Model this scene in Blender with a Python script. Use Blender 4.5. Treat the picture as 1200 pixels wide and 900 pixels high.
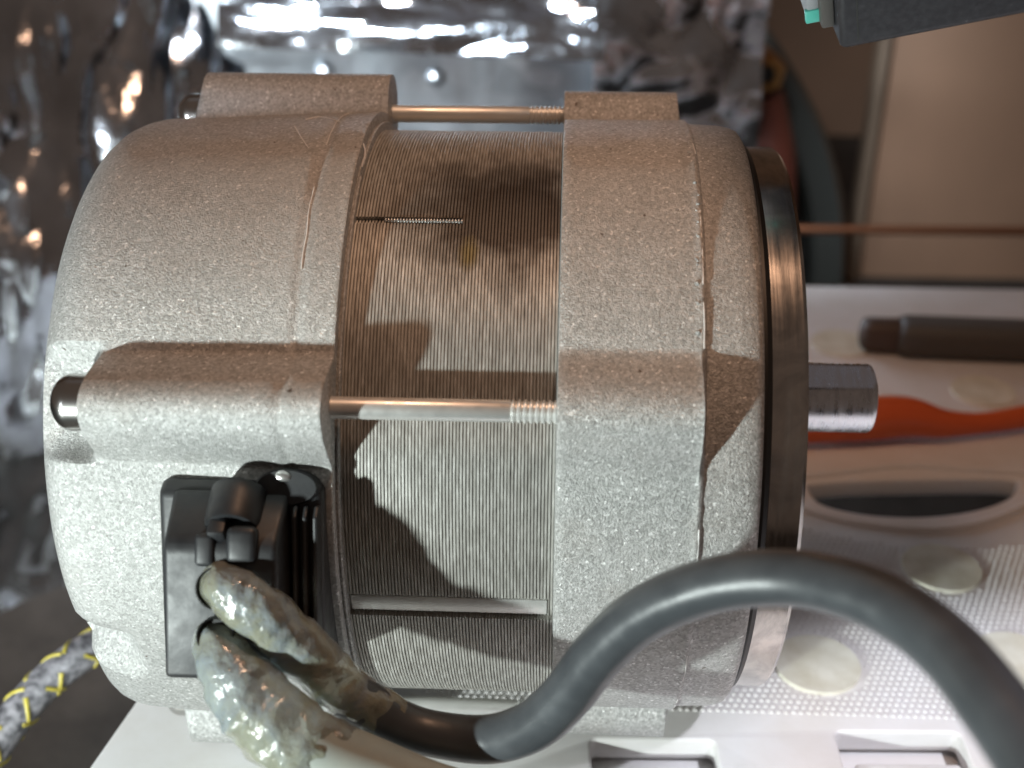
import bpy, bmesh, math, random
import numpy as np
from mathutils import Vector, Matrix, noise

random.seed(4)
for o in list(bpy.data.objects):
    bpy.data.objects.remove(o)
SC = bpy.context.scene
COL = SC.collection
R = math.radians

# ------------------------------------------------------------------ camera
S = 0.06                      # metres per stator radius
ELEV = R(30)                  # the camera looks down on the motor by this much
DIST, FPX, YAW, ROLL, SHIFT = 4.4 * S, 1440.0, -0.042, 0.021, 32.0
AX_H = 1.10 * S               # height of the motor axis over the stool top
VX = Vector((1, 0, 0))
VW = Vector((0, -math.cos(ELEV), math.sin(ELEV)))     # motor frame: towards the camera
VV = Vector((0, math.sin(ELEV), math.cos(ELEV)))      # motor frame: up across the picture
AXIS = Vector((0, 0, AX_H))
CAM = AXIS + VW * DIST
_right = VX * math.cos(YAW) + VW * math.sin(YAW)
_fwd = VX * math.sin(YAW) - VW * math.cos(YAW)
CR = _right * math.cos(ROLL) + VV * math.sin(ROLL)
CU = VV * math.cos(ROLL) - _right * math.sin(ROLL)
cd = bpy.data.cameras.new('camera')
cam = bpy.data.objects.new('camera', cd)
COL.objects.link(cam)
m = Matrix((CR, CU, -_fwd)).transposed().to_4x4()
m.translation = CAM
cam.matrix_world = m
cd.sensor_width = 36
cd.lens = 36 * FPX / 1200
cd.shift_y = SHIFT / 1200
cd.clip_start, cd.clip_end = 0.005, 20
cd.dof.use_dof = True
cd.dof.focus_distance = 0.224
cd.dof.aperture_fstop = 14
SC.camera = cam


def ray(px, py):
    return _fwd + CR * ((px - 600) / FPX) - CU * ((py - 450 - SHIFT) / FPX)


def pz(px, py, z):            # photograph position at depth z (stator radii)
    return CAM + ray(px, py) * (z * S)


def py_(px, py, Y):           # ... on the vertical plane y = Y
    d = ray(px, py)
    return CAM + d * ((Y - CAM.y) / d.y)


def pg(px, py, Z=0.0):        # ... on the horizontal plane z = Z
    d = ray(px, py)
    return CAM + d * ((Z - CAM.z) / d.z)


def mot(X, V, W):             # motor frame (stator radii) to world
    return AXIS + VX * (X * S) + VV * (V * S) + VW * (W * S)


# ------------------------------------------------------------------ world, lamps, exposure
W_ = bpy.data.worlds.new('World')
SC.world = W_
W_.use_nodes = True
bg = W_.node_tree.nodes['Background']
bg.inputs[0].default_value = (1.0, 0.74, 0.60, 1)
bg.inputs[1].default_value = 0.072
SC.view_settings.view_transform = 'Standard'
SC.view_settings.look = 'None'
SC.view_settings.gamma = 1
SC.view_settings.use_curve_mapping = False
SC.view_settings.exposure = 0.25


def lamp(name, loc, target, power, color, size, size_y=None):
    ld = bpy.data.lights.new(name, 'AREA')
    ld.energy, ld.color = power, color
    ld.shape = 'RECTANGLE' if size_y else 'DISK'
    ld.size = size
    if size_y:
        ld.size_y = size_y
    o = bpy.data.objects.new(name, ld)
    COL.objects.link(o)
    o.location = loc
    o.rotation_euler = (Vector(target) - Vector(loc)).to_track_quat('-Z', 'Y').to_euler()
    return o


lamp('work_lamp', mot(-3.3, -2.15, 3.8), mot(-0.2, 0, 0), 1.12, (0.90, 1.0, 0.97), 0.012)
lamp('overhead_lamp', (0.03, -0.03, 0.42), (0.0, 0.0, 0), 0.17, (1.0, 0.58, 0.36), 0.07, 0.04).data.spread = R(120)
lamp('duct_fill', (-0.03, 0.17, 0.20), (0.0, 0.31, 0.085), 0.45, (0.78, 0.9, 1.0), 0.16, 0.016).data.spread = R(78)  # added fill for cool highlights on the duct and its foil wrap
lamp('foil_fill', (-0.34, -0.26, 0.14), (-0.19, 0.2, 0.02), 0.7, (0.86, 0.93, 1.0), 0.20, 0.14).data.spread = R(40)  # added panel that gives the left foil something bright to reflect
lamp('shaft_reflection_fill', (0.0, 0.20, 0.44), (0.05, 0.05, 0.0), 0.012, (0.70, 0.80, 1.0), 0.5, 0.10)  # added dim panel, there for a cool reflection in the shaft's flat
# added spot with no known source, brightens the stool's right with a sharp cut-off
sd = bpy.data.lights.new('stool_fill_spot', 'SPOT')
sd.energy, sd.color = 11.0, (0.88, 0.90, 1.0)
sd.spot_size, sd.spot_blend, sd.shadow_soft_size = R(34), 0.08, 0.012
so = bpy.data.objects.new('stool_fill_spot', sd)
COL.objects.link(so)
so.location = (0.26, -0.26, 0.48)
so.rotation_euler = (Vector((0.150, -0.148, 0)) - so.location).to_track_quat('-Z', 'Y').to_euler()


# ------------------------------------------------------------------ materials
def mat(name, base, rough=0.5, metal=0.0, **kw):
    mt = bpy.data.materials.new(name)
    mt.use_nodes = True
    b = mt.node_tree.nodes['Principled BSDF']
    b.inputs['Base Color'].default_value = (*base, 1)
    b.inputs['Roughness'].default_value = rough
    b.inputs['Metallic'].default_value = metal
    for k, v in kw.items():
        b.inputs[k.replace('_', ' ')].default_value = v
    return mt


class N:
    def __init__(s, mt):
        s.t = mt.node_tree
        s.b = s.t.nodes['Principled BSDF']
        s.co = s.t.nodes.new('ShaderNodeTexCoord').outputs['Object']

    def new(s, typ, **kw):
        n = s.t.nodes.new(typ)
        for k, v in kw.items():
            if k.startswith('i_'):
                n.inputs[k[2:].replace('_', ' ')].default_value = v
            else:
                setattr(n, k, v)
        return n

    def link(s, a, b):
        s.t.links.new(a, b)

    def noise(s, scale, detail=3, rough=0.55, co=None, dist=0.0):
        n = s.new('ShaderNodeTexNoise', i_Scale=scale, i_Detail=detail, i_Roughness=rough, i_Distortion=dist)
        s.link(co or s.co, n.inputs['Vector'])
        return n.outputs['Fac']

    def map(s, scale, co=None):
        n = s.new('ShaderNodeMapping')
        n.inputs['Scale'].default_value = scale
        s.link(co or s.co, n.inputs['Vector'])
        return n.outputs[0]

    def ramp(s, fac, stops):
        r = s.new('ShaderNodeValToRGB')
        e = r.color_ramp.elements
        while len(e) < len(stops):
            e.new(0.5)
        for k, (p, c) in enumerate(stops):
            e[k].position = p
            e[k].color = (*c, 1) if len(c) == 3 else c
        s.link(fac, r.inputs[0])
        return r.outputs[0]

    def mix(s, fac, a, b, typ='MIX'):
        n = s.new('ShaderNodeMix', data_type='RGBA', blend_type=typ)
        for q, k in ((fac, 0), (a, 6), (b, 7)):
            if isinstance(q, (int, float)):
                n.inputs[k].default_value = q
            elif isinstance(q, tuple):
                n.inputs[k].default_value = (*q, 1)
            else:
                s.link(q, n.inputs[k])
        return n.outputs[2]

    def bump(s, h, strength, dist):
        n = s.new('ShaderNodeBump', i_Strength=strength, i_Distance=dist)
        s.link(h, n.inputs['Height'])
        s.link(n.outputs[0], s.b.inputs['Normal'])

    def blob(s, pos, rad, soft=0.5):        # 1 inside a soft-edged ragged spot round a place on the thing
        v = s.new('ShaderNodeVectorMath', operation='SUBTRACT')
        s.link(s.co, v.inputs[0])
        v.inputs[1].default_value = pos
        n = s.noise(160, 4)
        l = s.new('ShaderNodeVectorMath', operation='DIVIDE')
        s.link(v.outputs[0], l.inputs[0])
        l.inputs[1].default_value = rad
        ln = s.new('ShaderNodeVectorMath', operation='LENGTH')
        s.link(l.outputs[0], ln.inputs[0])
        a = s.new('ShaderNodeMath', operation='MULTIPLY_ADD')
        s.link(n, a.inputs[0])
        a.inputs[1].default_value = 0.9
        s.link(ln.outputs['Value'], a.inputs[2])
        r = s.new('ShaderNodeMapRange', i_From_Min=1.45 - soft, i_From_Max=1.45 + soft * 0.3, i_To_Min=1.0, i_To_Max=0.0)
        s.link(a.outputs[0], r.inputs[0])
        return r.outputs[0]


def cast_aluminium(name):
    mt = mat(name, (0.6, 0.6, 0.58), 0.5, 0.62)
    n = N(mt)
    v = n.new('ShaderNodeTexVoronoi', i_Scale=2200.0)
    n.link(n.co, v.inputs['Vector'])
    grain = n.noise(2900, 3, 0.7)
    col = n.ramp(v.outputs['Color'], [(0.0, (0.30, 0.30, 0.29)), (0.5, (0.46, 0.46, 0.45)), (0.84, (0.58, 0.58, 0.57)), (1.0, (1.0, 1.0, 0.99))])
    big = n.noise(45, 4)
    col = n.mix(n.ramp(big, [(0.35, (0, 0, 0)), (0.75, (1, 1, 1))]), col, (0.50, 0.46, 0.42), 'MIX') if False else col
    wear = n.ramp(n.noise(16, 4, 0.6, dist=0.7), [(0.40, (0, 0, 0)), (0.75, (0.28, 0.28, 0.28))])
    col = n.mix(wear, col, (0.66, 0.65, 0.63))
    dirt = n.ramp(n.noise(70, 5, 0.65), [(0.55, (0, 0, 0)), (0.85, (0.4, 0.4, 0.4))])
    col = n.mix(dirt, col, (0.36, 0.32, 0.28))
    spk = n.ramp(n.noise(430, 2), [(0.74, (0, 0, 0)), (0.77, (1, 1, 1))])
    col = n.mix(spk, col, (0.13, 0.10, 0.08))
    n.link(col, n.b.inputs['Base Color'])
    n.link(n.ramp(v.outputs['Color'], [(0.0, (0.62,) * 3), (0.8, (0.46,) * 3), (1.0, (0.25,) * 3)]), n.b.inputs['Roughness'])
    n.bump(grain, 0.9, 0.00036)
    return mt


M = {}
M['cast'] = cast_aluminium('cast_aluminium')

mt = mat('stator_steel', (0.4, 0.38, 0.35), 0.5, 0.5)
n = N(mt)
fine = n.noise(1.0, 3, 0.6, n.map((1700, 260, 260)))
col = n.ramp(fine, [(0.2, (0.26, 0.245, 0.22)), (0.55, (0.46, 0.45, 0.42)), (0.85, (0.74, 0.73, 0.70))])
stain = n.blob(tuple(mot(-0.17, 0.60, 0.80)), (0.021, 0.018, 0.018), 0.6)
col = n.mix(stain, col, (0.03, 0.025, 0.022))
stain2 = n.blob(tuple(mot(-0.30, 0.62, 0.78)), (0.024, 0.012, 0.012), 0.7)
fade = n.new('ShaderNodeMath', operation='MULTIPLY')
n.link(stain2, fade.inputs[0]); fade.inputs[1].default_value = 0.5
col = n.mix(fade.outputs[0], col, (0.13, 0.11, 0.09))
oil = n.blob(tuple(mot(-0.28, 0.46, 0.89)), (0.002, 0.004, 0.004), 0.6)
col = n.mix(oil, col, (0.15, 0.125, 0.06))
n.link(col, n.b.inputs['Base Color'])
n.bump(n.noise(900, 3), 0.25, 0.0002)
M['stator'] = mt

M['rod'] = mat('zinc_plated_steel', (0.70, 0.70, 0.68), 0.36, 0.6)
n = N(M['rod']); n.link(n.ramp(n.noise(500, 4), [(0.3, (0.3,) * 3), (0.8, (0.5,) * 3)]), n.b.inputs['Roughness'])
M['screw'] = mat('screw_steel', (0.5, 0.49, 0.47), 0.24, 1.0)
M['weld'] = mat('weld_bead', (0.78, 0.78, 0.76), 0.28, 0.85)

mt = mat('polished_steel', (0.5, 0.48, 0.46), 0.2, 1.0)
n = N(mt)
streak = n.noise(1.0, 4, 0.6, n.map((1500, 60, 60)))
smear = n.noise(120, 5, 0.6, dist=1.0)
n.link(n.ramp(smear, [(0.35, (0.36, 0.345, 0.33)), (0.62, (0.62, 0.58, 0.54)), (0.85, (0.56, 0.45, 0.35))]), n.b.inputs['Base Color'])
n.link(n.ramp(streak, [(0.3, (0.15,) * 3), (0.8, (0.27,) * 3)]), n.b.inputs['Roughness'])
n.bump(streak, 0.08, 0.0001)
M['polished'] = mt

mt = mat('ground_shaft_steel', (0.62, 0.63, 0.66), 0.2, 1.0)
n = N(mt)
st = n.noise(1.0, 4, 0.65, n.map((900, 180, 180)))
n.link(n.ramp(st, [(0.3, (0.55, 0.56, 0.6)), (0.8, (0.86, 0.86, 0.88))]), n.b.inputs['Base Color'])
n.link(n.ramp(st, [(0.3, (0.2,) * 3), (0.8, (0.45,) * 3)]), n.b.inputs['Roughness'])
n.bump(st, 0.35, 0.0002)
M['shaft'] = mt

M['rubber'] = mat('black_rubber', (0.012, 0.012, 0.012), 0.45)
mt = mat('black_plastic', (0.022, 0.023, 0.026), 0.36)
n = N(mt)
n.link(n.ramp(n.noise(300, 4), [(0.3, (0.40,) * 3), (0.8, (0.6,) * 3)]), n.b.inputs['Roughness'])
n.link(n.ramp(n.noise(90, 5, 0.65), [(0.45, (0.013, 0.014, 0.016)), (0.8, (0.036, 0.034, 0.032))]), n.b.inputs['Base Color'])
n.bump(n.noise(500, 3), 0.2, 0.0002)
M['plug'] = mt

mt = mat('grey_cable_sheath', (0.075, 0.085, 0.095), 0.34)
n = N(mt)
n.link(n.ramp(n.noise(120, 5), [(0.3, (0.045, 0.05, 0.056)), (0.75, (0.066, 0.073, 0.08))]), n.b.inputs['Base Color'])
n.link(n.ramp(n.noise(240, 4), [(0.3, (0.28,) * 3), (0.8, (0.46,) * 3)]), n.b.inputs['Roughness'])
sc = n.ramp(n.noise(1.0, 5, 0.7, n.map((180, 900, 900)), 0.5), [(0.66, (0, 0, 0)), (0.74, (1, 1, 1))])
sp_ = n.ramp(n.noise(38, 3), [(0.48, (0, 0, 0)), (0.66, (0.7, 0.7, 0.7))])
both = n.mix(1.0, sc, sp_, 'MULTIPLY')
n.link(n.mix(both, n.ramp(n.noise(120, 5), [(0.3, (0.045, 0.05, 0.056)), (0.75, (0.066, 0.073, 0.08))]), (0.15, 0.15, 0.145)), n.b.inputs['Base Color'])
n.bump(n.noise(350, 3), 0.2, 0.0003)
M['cable'] = mt

mt = mat('silicone_sealant', (0.4, 0.4, 0.28), 0.12, 0.0, Coat_Weight=0.6, Coat_Roughness=0.06)
n = N(mt)
c1 = n.ramp(n.noise(75, 4, 0.6, dist=0.8), [(0.28, (0.24, 0.23, 0.18)), (0.44, (0.40, 0.41, 0.32)), (0.56, (0.36, 0.41, 0.43)), (0.72, (0.58, 0.61, 0.52))])
n.link(c1, n.b.inputs['Base Color'])
n.b.inputs['Transmission Weight'].default_value = 0.5
n.b.inputs['IOR'].default_value = 1.4
n.b.inputs['Subsurface Weight'].default_value = 0.15
n.b.inputs['Subsurface Radius'].default_value = (0.004, 0.004, 0.002)
n.b.inputs['Subsurface Scale'].default_value = 0.5
n.bump(n.noise(300, 4), 0.9, 0.001)
M['sealant'] = mt

mt = mat('white_plastic', (0.74, 0.73, 0.74), 0.42)
n = N(mt)
n.link(n.ramp(n.noise(24, 6, 0.65), [(0.35, (0.76, 0.75, 0.76)), (0.7, (0.66, 0.63, 0.60))]), n.b.inputs['Base Color'])
spk = n.noise(140, 4, 0.6)
n.bump(n.noise(300, 4), 0.15, 0.0003)
M['stool'] = mt
M['pad'] = mat('ivory_plastic', (0.74, 0.72, 0.62), 0.45)
n = N(M['pad']); n.link(n.ramp(n.noise(150, 5), [(0.35, (0.78, 0.76, 0.66)), (0.75, (0.60, 0.56, 0.44))]), n.b.inputs['Base Color'])

mt = mat('crumpled_foil', (0.6, 0.6, 0.6), 0.2, 1.0)
n = N(mt)
n.link(n.ramp(n.noise(26, 5, 0.6), [(0.35, (0.42, 0.44, 0.47)), (0.7, (0.74, 0.78, 0.84))]), n.b.inputs['Base Color'])
n.link(n.ramp(n.noise(60, 4), [(0.3, (0.10,) * 3), (0.8, (0.2,) * 3)]), n.b.inputs['Roughness'])
n.bump(n.noise(90, 3, 0.5, dist=0.6), 0.16, 0.004)
M['foil'] = mt
mt = mat('galvanised_sheet', (0.42, 0.45, 0.48), 0.33, 1.0)
n = N(mt)
v = n.new('ShaderNodeTexVoronoi', i_Scale=90.0)
n.link(n.co, v.inputs['Vector'])
n.link(n.ramp(v.outputs['Color'], [(0.1, (0.34, 0.37, 0.40)), (0.9, (0.50, 0.53, 0.56))]), n.b.inputs['Base Color'])
n.bump(n.noise(18, 4), 0.4, 0.004)
M['galv'] = mt
M['black_iron'] = mat('black_iron', (0.018, 0.02, 0.022), 0.5, 0.3)
n = N(M['black_iron']); n.link(n.ramp(n.noise(50, 5), [(0.3, (0.012, 0.014, 0.016)), (0.8, (0.05, 0.05, 0.048))]), n.b.inputs['Base Color'])
M['grey_paint'] = mat('grey_painted_steel', (0.06, 0.062, 0.056), 0.45, 0.2)
mt = mat('brown_casing', (0.36, 0.25, 0.18), 0.55)
n = N(mt)
n.link(n.ramp(n.noise(1.0, 4, 0.6, n.map((9, 9, 6))), [(0.3, (0.33, 0.195, 0.125)), (0.75, (0.44, 0.255, 0.16))]), n.b.inputs['Base Color'])
M['casing'] = mt
M['brass'] = mat('tarnished_brass', (0.42, 0.22, 0.08), 0.35, 0.9)
M['copper'] = mat('copper_pipe', (0.40, 0.17, 0.09), 0.35, 0.9)
M['orange'] = mat('orange_silicone', (0.60, 0.105, 0.025), 0.3)
M['dark_plastic'] = mat('charcoal_plastic', (0.085, 0.08, 0.075), 0.55)
M['brown_plastic'] = mat('brown_plastic', (0.085, 0.06, 0.05), 0.55)
mt = mat('textured_charcoal_plastic', (0.036, 0.036, 0.042), 0.5)
n = N(mt)
n.link(n.ramp(n.noise(900, 3), [(0.4, (0.022, 0.022, 0.026)), (0.72, (0.036, 0.036, 0.041)), (0.8, (0.08, 0.08, 0.09))]), n.b.inputs['Base Color'])
n.bump(n.noise(1200, 2), 0.3, 0.0002)
M['box'] = mt
M['box_side'] = mat('pale_grey_plastic', (0.30, 0.31, 0.33), 0.4)
M['teal'] = mat('teal_plastic', (0.10, 0.48, 0.40), 0.4)
M['floor'] = mat('dirty_floor', (0.045, 0.036, 0.03), 0.8)
n = N(M['floor']); n.link(n.ramp(n.noise(30, 6, 0.7), [(0.3, (0.028, 0.022, 0.018)), (0.8, (0.085, 0.07, 0.058))]), n.b.inputs['Base Color'])
mt = mat('braided_sleeve', (0.36, 0.35, 0.37), 0.38, 0.5)
n = N(mt)
n.link(n.ramp(n.noise(420, 3), [(0.35, (0.10, 0.10, 0.11)), (0.65, (0.50, 0.49, 0.52))]), n.b.inputs['Base Color'])
M['braid'] = mt
M['yellow'] = mat('yellow_thread', (0.42, 0.35, 0.05), 0.5)


# ------------------------------------------------------------------ mesh helpers
def obj(name, verts, faces, material, parent=None, smooth=True, angle=35):
    me = bpy.data.meshes.new(name)
    me.from_pydata([tuple(v) for v in verts], [], faces)
    me.materials.append(material)
    me.validate()
    o = bpy.data.objects.new(name, me)
    COL.objects.link(o)
    if smooth:
        me.polygons.foreach_set('use_smooth', [True] * len(me.polygons))
        bm = bmesh.new(); bm.from_mesh(me)
        bmesh.ops.recalc_face_normals(bm, faces=bm.faces)
        for e in bm.edges:
            if len(e.link_faces) == 2 and e.calc_face_angle() > R(angle):
                e.smooth = False
        bm.to_mesh(me); bm.free()
    if parent:
        o.parent = parent
        o.matrix_parent_inverse = parent.matrix_world.inverted()
    return o


def obm(name, bm, material, parent=None, smooth=True, angle=35):
    me = bpy.data.meshes.new(name)
    bmesh.ops.recalc_face_normals(bm, faces=bm.faces)
    if smooth:
        for f in bm.faces:
            f.smooth = True
        for e in bm.edges:
            if len(e.link_faces) == 2 and e.calc_face_angle() > R(angle):
                e.smooth = False
    bm.to_mesh(me); bm.free()
    me.materials.append(material)
    o = bpy.data.objects.new(name, me)
    COL.objects.link(o)
    if parent:
        o.parent = parent
        o.matrix_parent_inverse = parent.matrix_world.inverted()
    return o


def thing(name, label, cat, loc=(0, 0, 0), group=None):
    o = bpy.data.objects.new(name, None)
    o.empty_display_size = 0.01
    COL.objects.link(o)
    o.location = loc
    bpy.context.view_layer.update()
    return tag(o, label, cat, group)


def tag(o, label, cat, group=None):
    o['label'], o['category'] = label, cat
    if group:
        o['group'] = group
    return o


def struct(o, label=None):
    o['kind'] = 'structure'
    if label:
        o['label'] = label
    return o


def grid_faces(nr, nc, wrap=True):
    f = []
    for i in range(nr - 1):
        for j in range(nc if wrap else nc - 1):
            k = (j + 1) % nc
            f.append((i * nc + j, i * nc + k, (i + 1) * nc + k, (i + 1) * nc + j))
    return f


def lathe(name, prof, material, parent, seg=128, fn=None, closed=True, angle=35, th=None):
    """rings about the motor axis; prof = [(X, r)], fn(X, r, theta) gives a changed radius"""
    ths = th if th is not None else np.linspace(-math.pi, math.pi, seg, endpoint=False)
    vs = []
    for X, r in prof:
        for t in ths:
            rr = fn(X, r, t) if fn else r
            vs.append(mot(X, rr * math.sin(t), rr * math.cos(t)))
    fs = grid_faces(len(prof), len(ths))
    if closed:
        nc = len(ths)
        fs.append(tuple(range(nc)))
        fs.append(tuple(range((len(prof) - 1) * nc, len(prof) * nc)))
    return obj(name, vs, fs, material, parent, angle=angle)


def rod_along_x(name, prof, cV, cW, material, parent, seg=24, angle=50, th0=0):
    vs = []
    for X, r in prof:
        for k in range(seg):
            a = 2 * math.pi * k / seg
            vs.append(mot(X, cV + r * math.sin(a), cW + r * math.cos(a)))
    fs = grid_faces(len(prof), seg)
    fs.append(tuple(range(seg)))
    fs.append(tuple(range((len(prof) - 1) * seg, len(prof) * seg)))
    return obj(name, vs, fs, material, parent, angle=angle)


def catmull(pts, n):
    """pts: rows of numbers; an even Catmull-Rom run through them"""
    P = np.array(pts, float)
    P = np.vstack([2 * P[0] - P[1], P, 2 * P[-1] - P[-2]])
    out = []
    for i in range(1, len(P) - 2):
        for t in np.linspace(0, 1, n, endpoint=False):
            a, b, c, d = P[i - 1:i + 3]
            out.append(0.5 * ((2 * b) + (-a + c) * t + (2 * a - 5 * b + 4 * c - d) * t * t + (-a + 3 * b - 3 * c + d) * t ** 3))
    out.append(P[-2])
    return np.array(out)


def tube(name, path, material, parent=None, seg=24, lump=0.0, lscale=150, squash=None, angle=60):
    """path rows: x, y, z, radius"""
    pts = [Vector(p[:3]) for p in path]
    vs = []
    nrm = None
    for i, p in enumerate(pts):
        t = (pts[min(i + 1, len(pts) - 1)] - pts[max(i - 1, 0)]).normalized()
        if nrm is None:
            nrm = t.orthogonal().normalized()
        nrm = (nrm - t * nrm.dot(t)).normalized()
        b = t.cross(nrm)
        for k in range(seg):
            a = 2 * math.pi * k / seg
            d = nrm * math.cos(a) + b * math.sin(a)
            r = path[i][3]
            q = p + d * r
            if lump:
                r *= 1 + lump * (noise.noise(q * lscale) + 0.5 * noise.noise(q * lscale * 2.3))
            vs.append(p + d * r)
    fs = grid_faces(len(pts), seg)
    fs.append(tuple(range(seg)))
    fs.append(tuple(range((len(pts) - 1) * seg, len(pts) * seg)))
    return obj(name, vs, fs, material, parent, angle=angle)


def prism_x(poly, x0, x1, x0f=None, x1f=None, wref=(0.9, 1.2)):
    """bmesh: a (V, W) outline run from x0 to x1 in the motor frame; x0f/x1f are the limits where the outline is nearest the camera"""
    bm = bmesh.new()
    a, b = [], []
    for V, W in poly:
        f = min(max((W - wref[0]) / (wref[1] - wref[0]), 0), 1)
        a.append(bm.verts.new(mot(x0 + ((x0f if x0f is not None else x0) - x0) * f, V, W)))
        b.append(bm.verts.new(mot(x1 + ((x1f if x1f is not None else x1) - x1) * f, V, W)))
    k = len(poly)
    bm.faces.new(a); bm.faces.new(b[::-1])
    for i in range(k):
        bm.faces.new((a[i], a[(i + 1) % k], b[(i + 1) % k], b[i]))
    return bm


def bevel(bm, w, seg=2):
    bmesh.ops.recalc_face_normals(bm, faces=bm.faces)
    bmesh.ops.bevel(bm, geom=[e for e in bm.edges if e.is_manifold and e.calc_face_angle() > R(20)], offset=w, segments=seg, profile=0.5, affect='EDGES', clamp_overlap=True)
    return bm


def box_bm(center, ax, ay, az, sx, sy, sz):
    bm = bmesh.new()
    bmesh.ops.create_cube(bm, size=1)
    mm = Matrix((Vector(ax) * sx, Vector(ay) * sy, Vector(az) * sz)).transposed().to_4x4()
    mm.translation = center
    bm.transform(mm)
    return bm


def merge(bms):
    me = bpy.data.meshes.new('tmp')
    out = bmesh.new()
    for b in bms:
        b.to_mesh(me); b.free()
        out.from_mesh(me)
    bpy.data.meshes.remove(me)
    return out


# ------------------------------------------------------------------ the stool top the motor stands on
def flat_plate(name, loops, z_top, thick, material, parent=None, bev=0.0008):
    cu = bpy.data.curves.new(name, 'CURVE')
    cu.dimensions = '2D'; cu.fill_mode = 'BOTH'
    cu.extrude = thick / 2 - bev; cu.bevel_depth = bev; cu.bevel_resolution = 2
    for lp in loops:
        sp = cu.splines.new('POLY')
        sp.points.add(len(lp) - 1)
        for p, (x, y) in zip(sp.points, lp):
            p.co = (x, y, 0, 1)
        sp.use_cyclic_u = True
    t = bpy.data.objects.new('t', cu)
    COL.objects.link(t)
    dg = bpy.context.evaluated_depsgraph_get()
    me = bpy.data.meshes.new_from_object(t.evaluated_get(dg))
    bpy.data.objects.remove(t)
    bm = bmesh.new(); bm.from_mesh(me)
    bmesh.ops.remove_doubles(bm, verts=bm.verts, dist=1e-6)
    bmesh.ops.translate(bm, verts=bm.verts, vec=(0, 0, z_top - thick / 2))
    me.materials.clear()
    return obm(name, bm, material, parent, angle=40)


def rrect(cx, cy, w, h, r, rot=0.0, n=6):
    out = []
    for sx, sy, a0 in ((1, 1, 0), (-1, 1, 90), (-1, -1, 180), (1, -1, 270)):
        for k in range(n + 1):
            a = R(a0 + 90 * k / n)
            x, y = sx * (w / 2 - r) + r * math.cos(a), sy * (h / 2 - r) + r * math.sin(a)
            out.append((cx + x * math.cos(rot) - y * math.sin(rot), cy + x * math.sin(rot) + y * math.cos(rot)))
    return out


def g2(px, py):
    p = pg(px, py)
    return (p.x, p.y)


LEFT_A, LEFT_B = Vector(g2(147, 835)), Vector(g2(103, 900))
ld = (LEFT_A - LEFT_B).normalized()
front_l = LEFT_B - ld * 0.05
back_l = LEFT_A + ld * 0.25
BACK_Y = pg(1100, 338).y
outline = [tuple(front_l), (0.34, front_l.y - 0.01), (0.34, BACK_Y), (back_l.x + 0.03, BACK_Y), (back_l.x, BACK_Y - 0.03)]
hole_pts = [(940, 566), (990, 562), (1060, 560), (1130, 559), (1180, 560), (1196, 566), (1186, 584), (1150, 598), (1100, 606), (1050, 607), (1000, 602), (958, 590)]
hole = [tuple(v) for v in catmull([g2(*p) for p in hole_pts] + [g2(*hole_pts[0])], 4)[:-1]]
SROT = -0.035


def window(px0, px1, py_top):
    a, b = Vector(g2(px0, py_top)), Vector(g2(px1, py_top - 5))
    w = (b - a).length
    c = (a + b) / 2 + Vector((0, -0.014))
    return c.x, c.y, w, 0.028


wins = [window(690, 843, 866), window(976, 1128, 857)]
stool = thing('step_stool', 'white plastic stool top with dotted grip pattern lying under the motor', 'step stool', (0.1, 0.05, -0.006))
flat_plate('top', [outline, hole] + [rrect(cx, cy, w, h, 0.0025, SROT * -1) for cx, cy, w, h in wins], 0.0, 0.006, M['stool'], stool)
# the inner tray below the windows, and the blocks that rise in them
for cx, cy, w, h in wins:
    flat_plate('window_floor', [rrect(cx, cy, w + 0.006, h + 0.006, 0.003, -SROT)], -0.0075, 0.002, M['stool'], stool, 0.0003)
    bm = box_bm(Vector((cx + 0.0008, cy - 0.004, -0.0045)), (math.cos(-SROT), math.sin(-SROT), 0), (math.sin(SROT), math.cos(SROT), 0), (0, 0, 1), w - 0.006, h - 0.0085, 0.0056)
    obm('grip_block', bevel(bm, 0.0011, 3), M['stool'], stool)
# raised lip round the hand hole
hc = np.array([g2(*p) for p in hole_pts]).mean(axis=0)
lip = []
for (x, y) in hole:
    v = Vector((x - hc[0], y - hc[1]))
    q = Vector(hc) + v * 1.02 + v.normalized() * 0.006
    lip.append((q.x, q.y, 0.0002, 0.0011))
lip.append(lip[0])
tube('hole_lip', lip, M['stool'], stool, seg=8)
# skirt under the left edge
sk = []
for z in (-0.003, -0.10):
    for p in (front_l, back_l):
        q = p + Vector((0.004 - z * 0.12, 0))
        sk.append((q.x, q.y, z)); 
for z in (-0.003, -0.10):
    for p in (front_l, back_l):
        q = p + Vector((0.009 - z * 0.12, 0))
        sk.append((q.x, q.y, z))
obj('skirt', sk, [(0, 1, 3, 2), (4, 6, 7, 5), (0, 4, 5, 1), (2, 3, 7, 6), (0, 2, 6, 4), (1, 5, 7, 3)], M['stool'], stool, smooth=False)

pads = [(957, 780, 0.0102), (1103, 667, 0.0102), (1190, 776, 0.0102), (985, 404, 0.0105), (1152, 460, 0.0105), (1010, 480, 0.0100)]
pad_c = []
for px, py, r in pads:
    x, y = g2(px, py)
    pad_c.append((x, y, r))
    vs, rows = [], [(r, -0.001), (r, 0.0006), (r * 0.985, 0.0009), (r * 0.93, 0.00085), (r * 0.5, 0.0010), (0.0002, 0.0010)]
    for rr, z in rows:
        for k in range(48):
            a = 2 * math.pi * k / 48
            vs.append((x + rr * math.cos(a), y + rr * math.sin(a), z))
    obj('round_pad', vs, grid_faces(len(rows), 48) + [tuple(range(5 * 48, 6 * 48))], M['pad'], stool)

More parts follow.
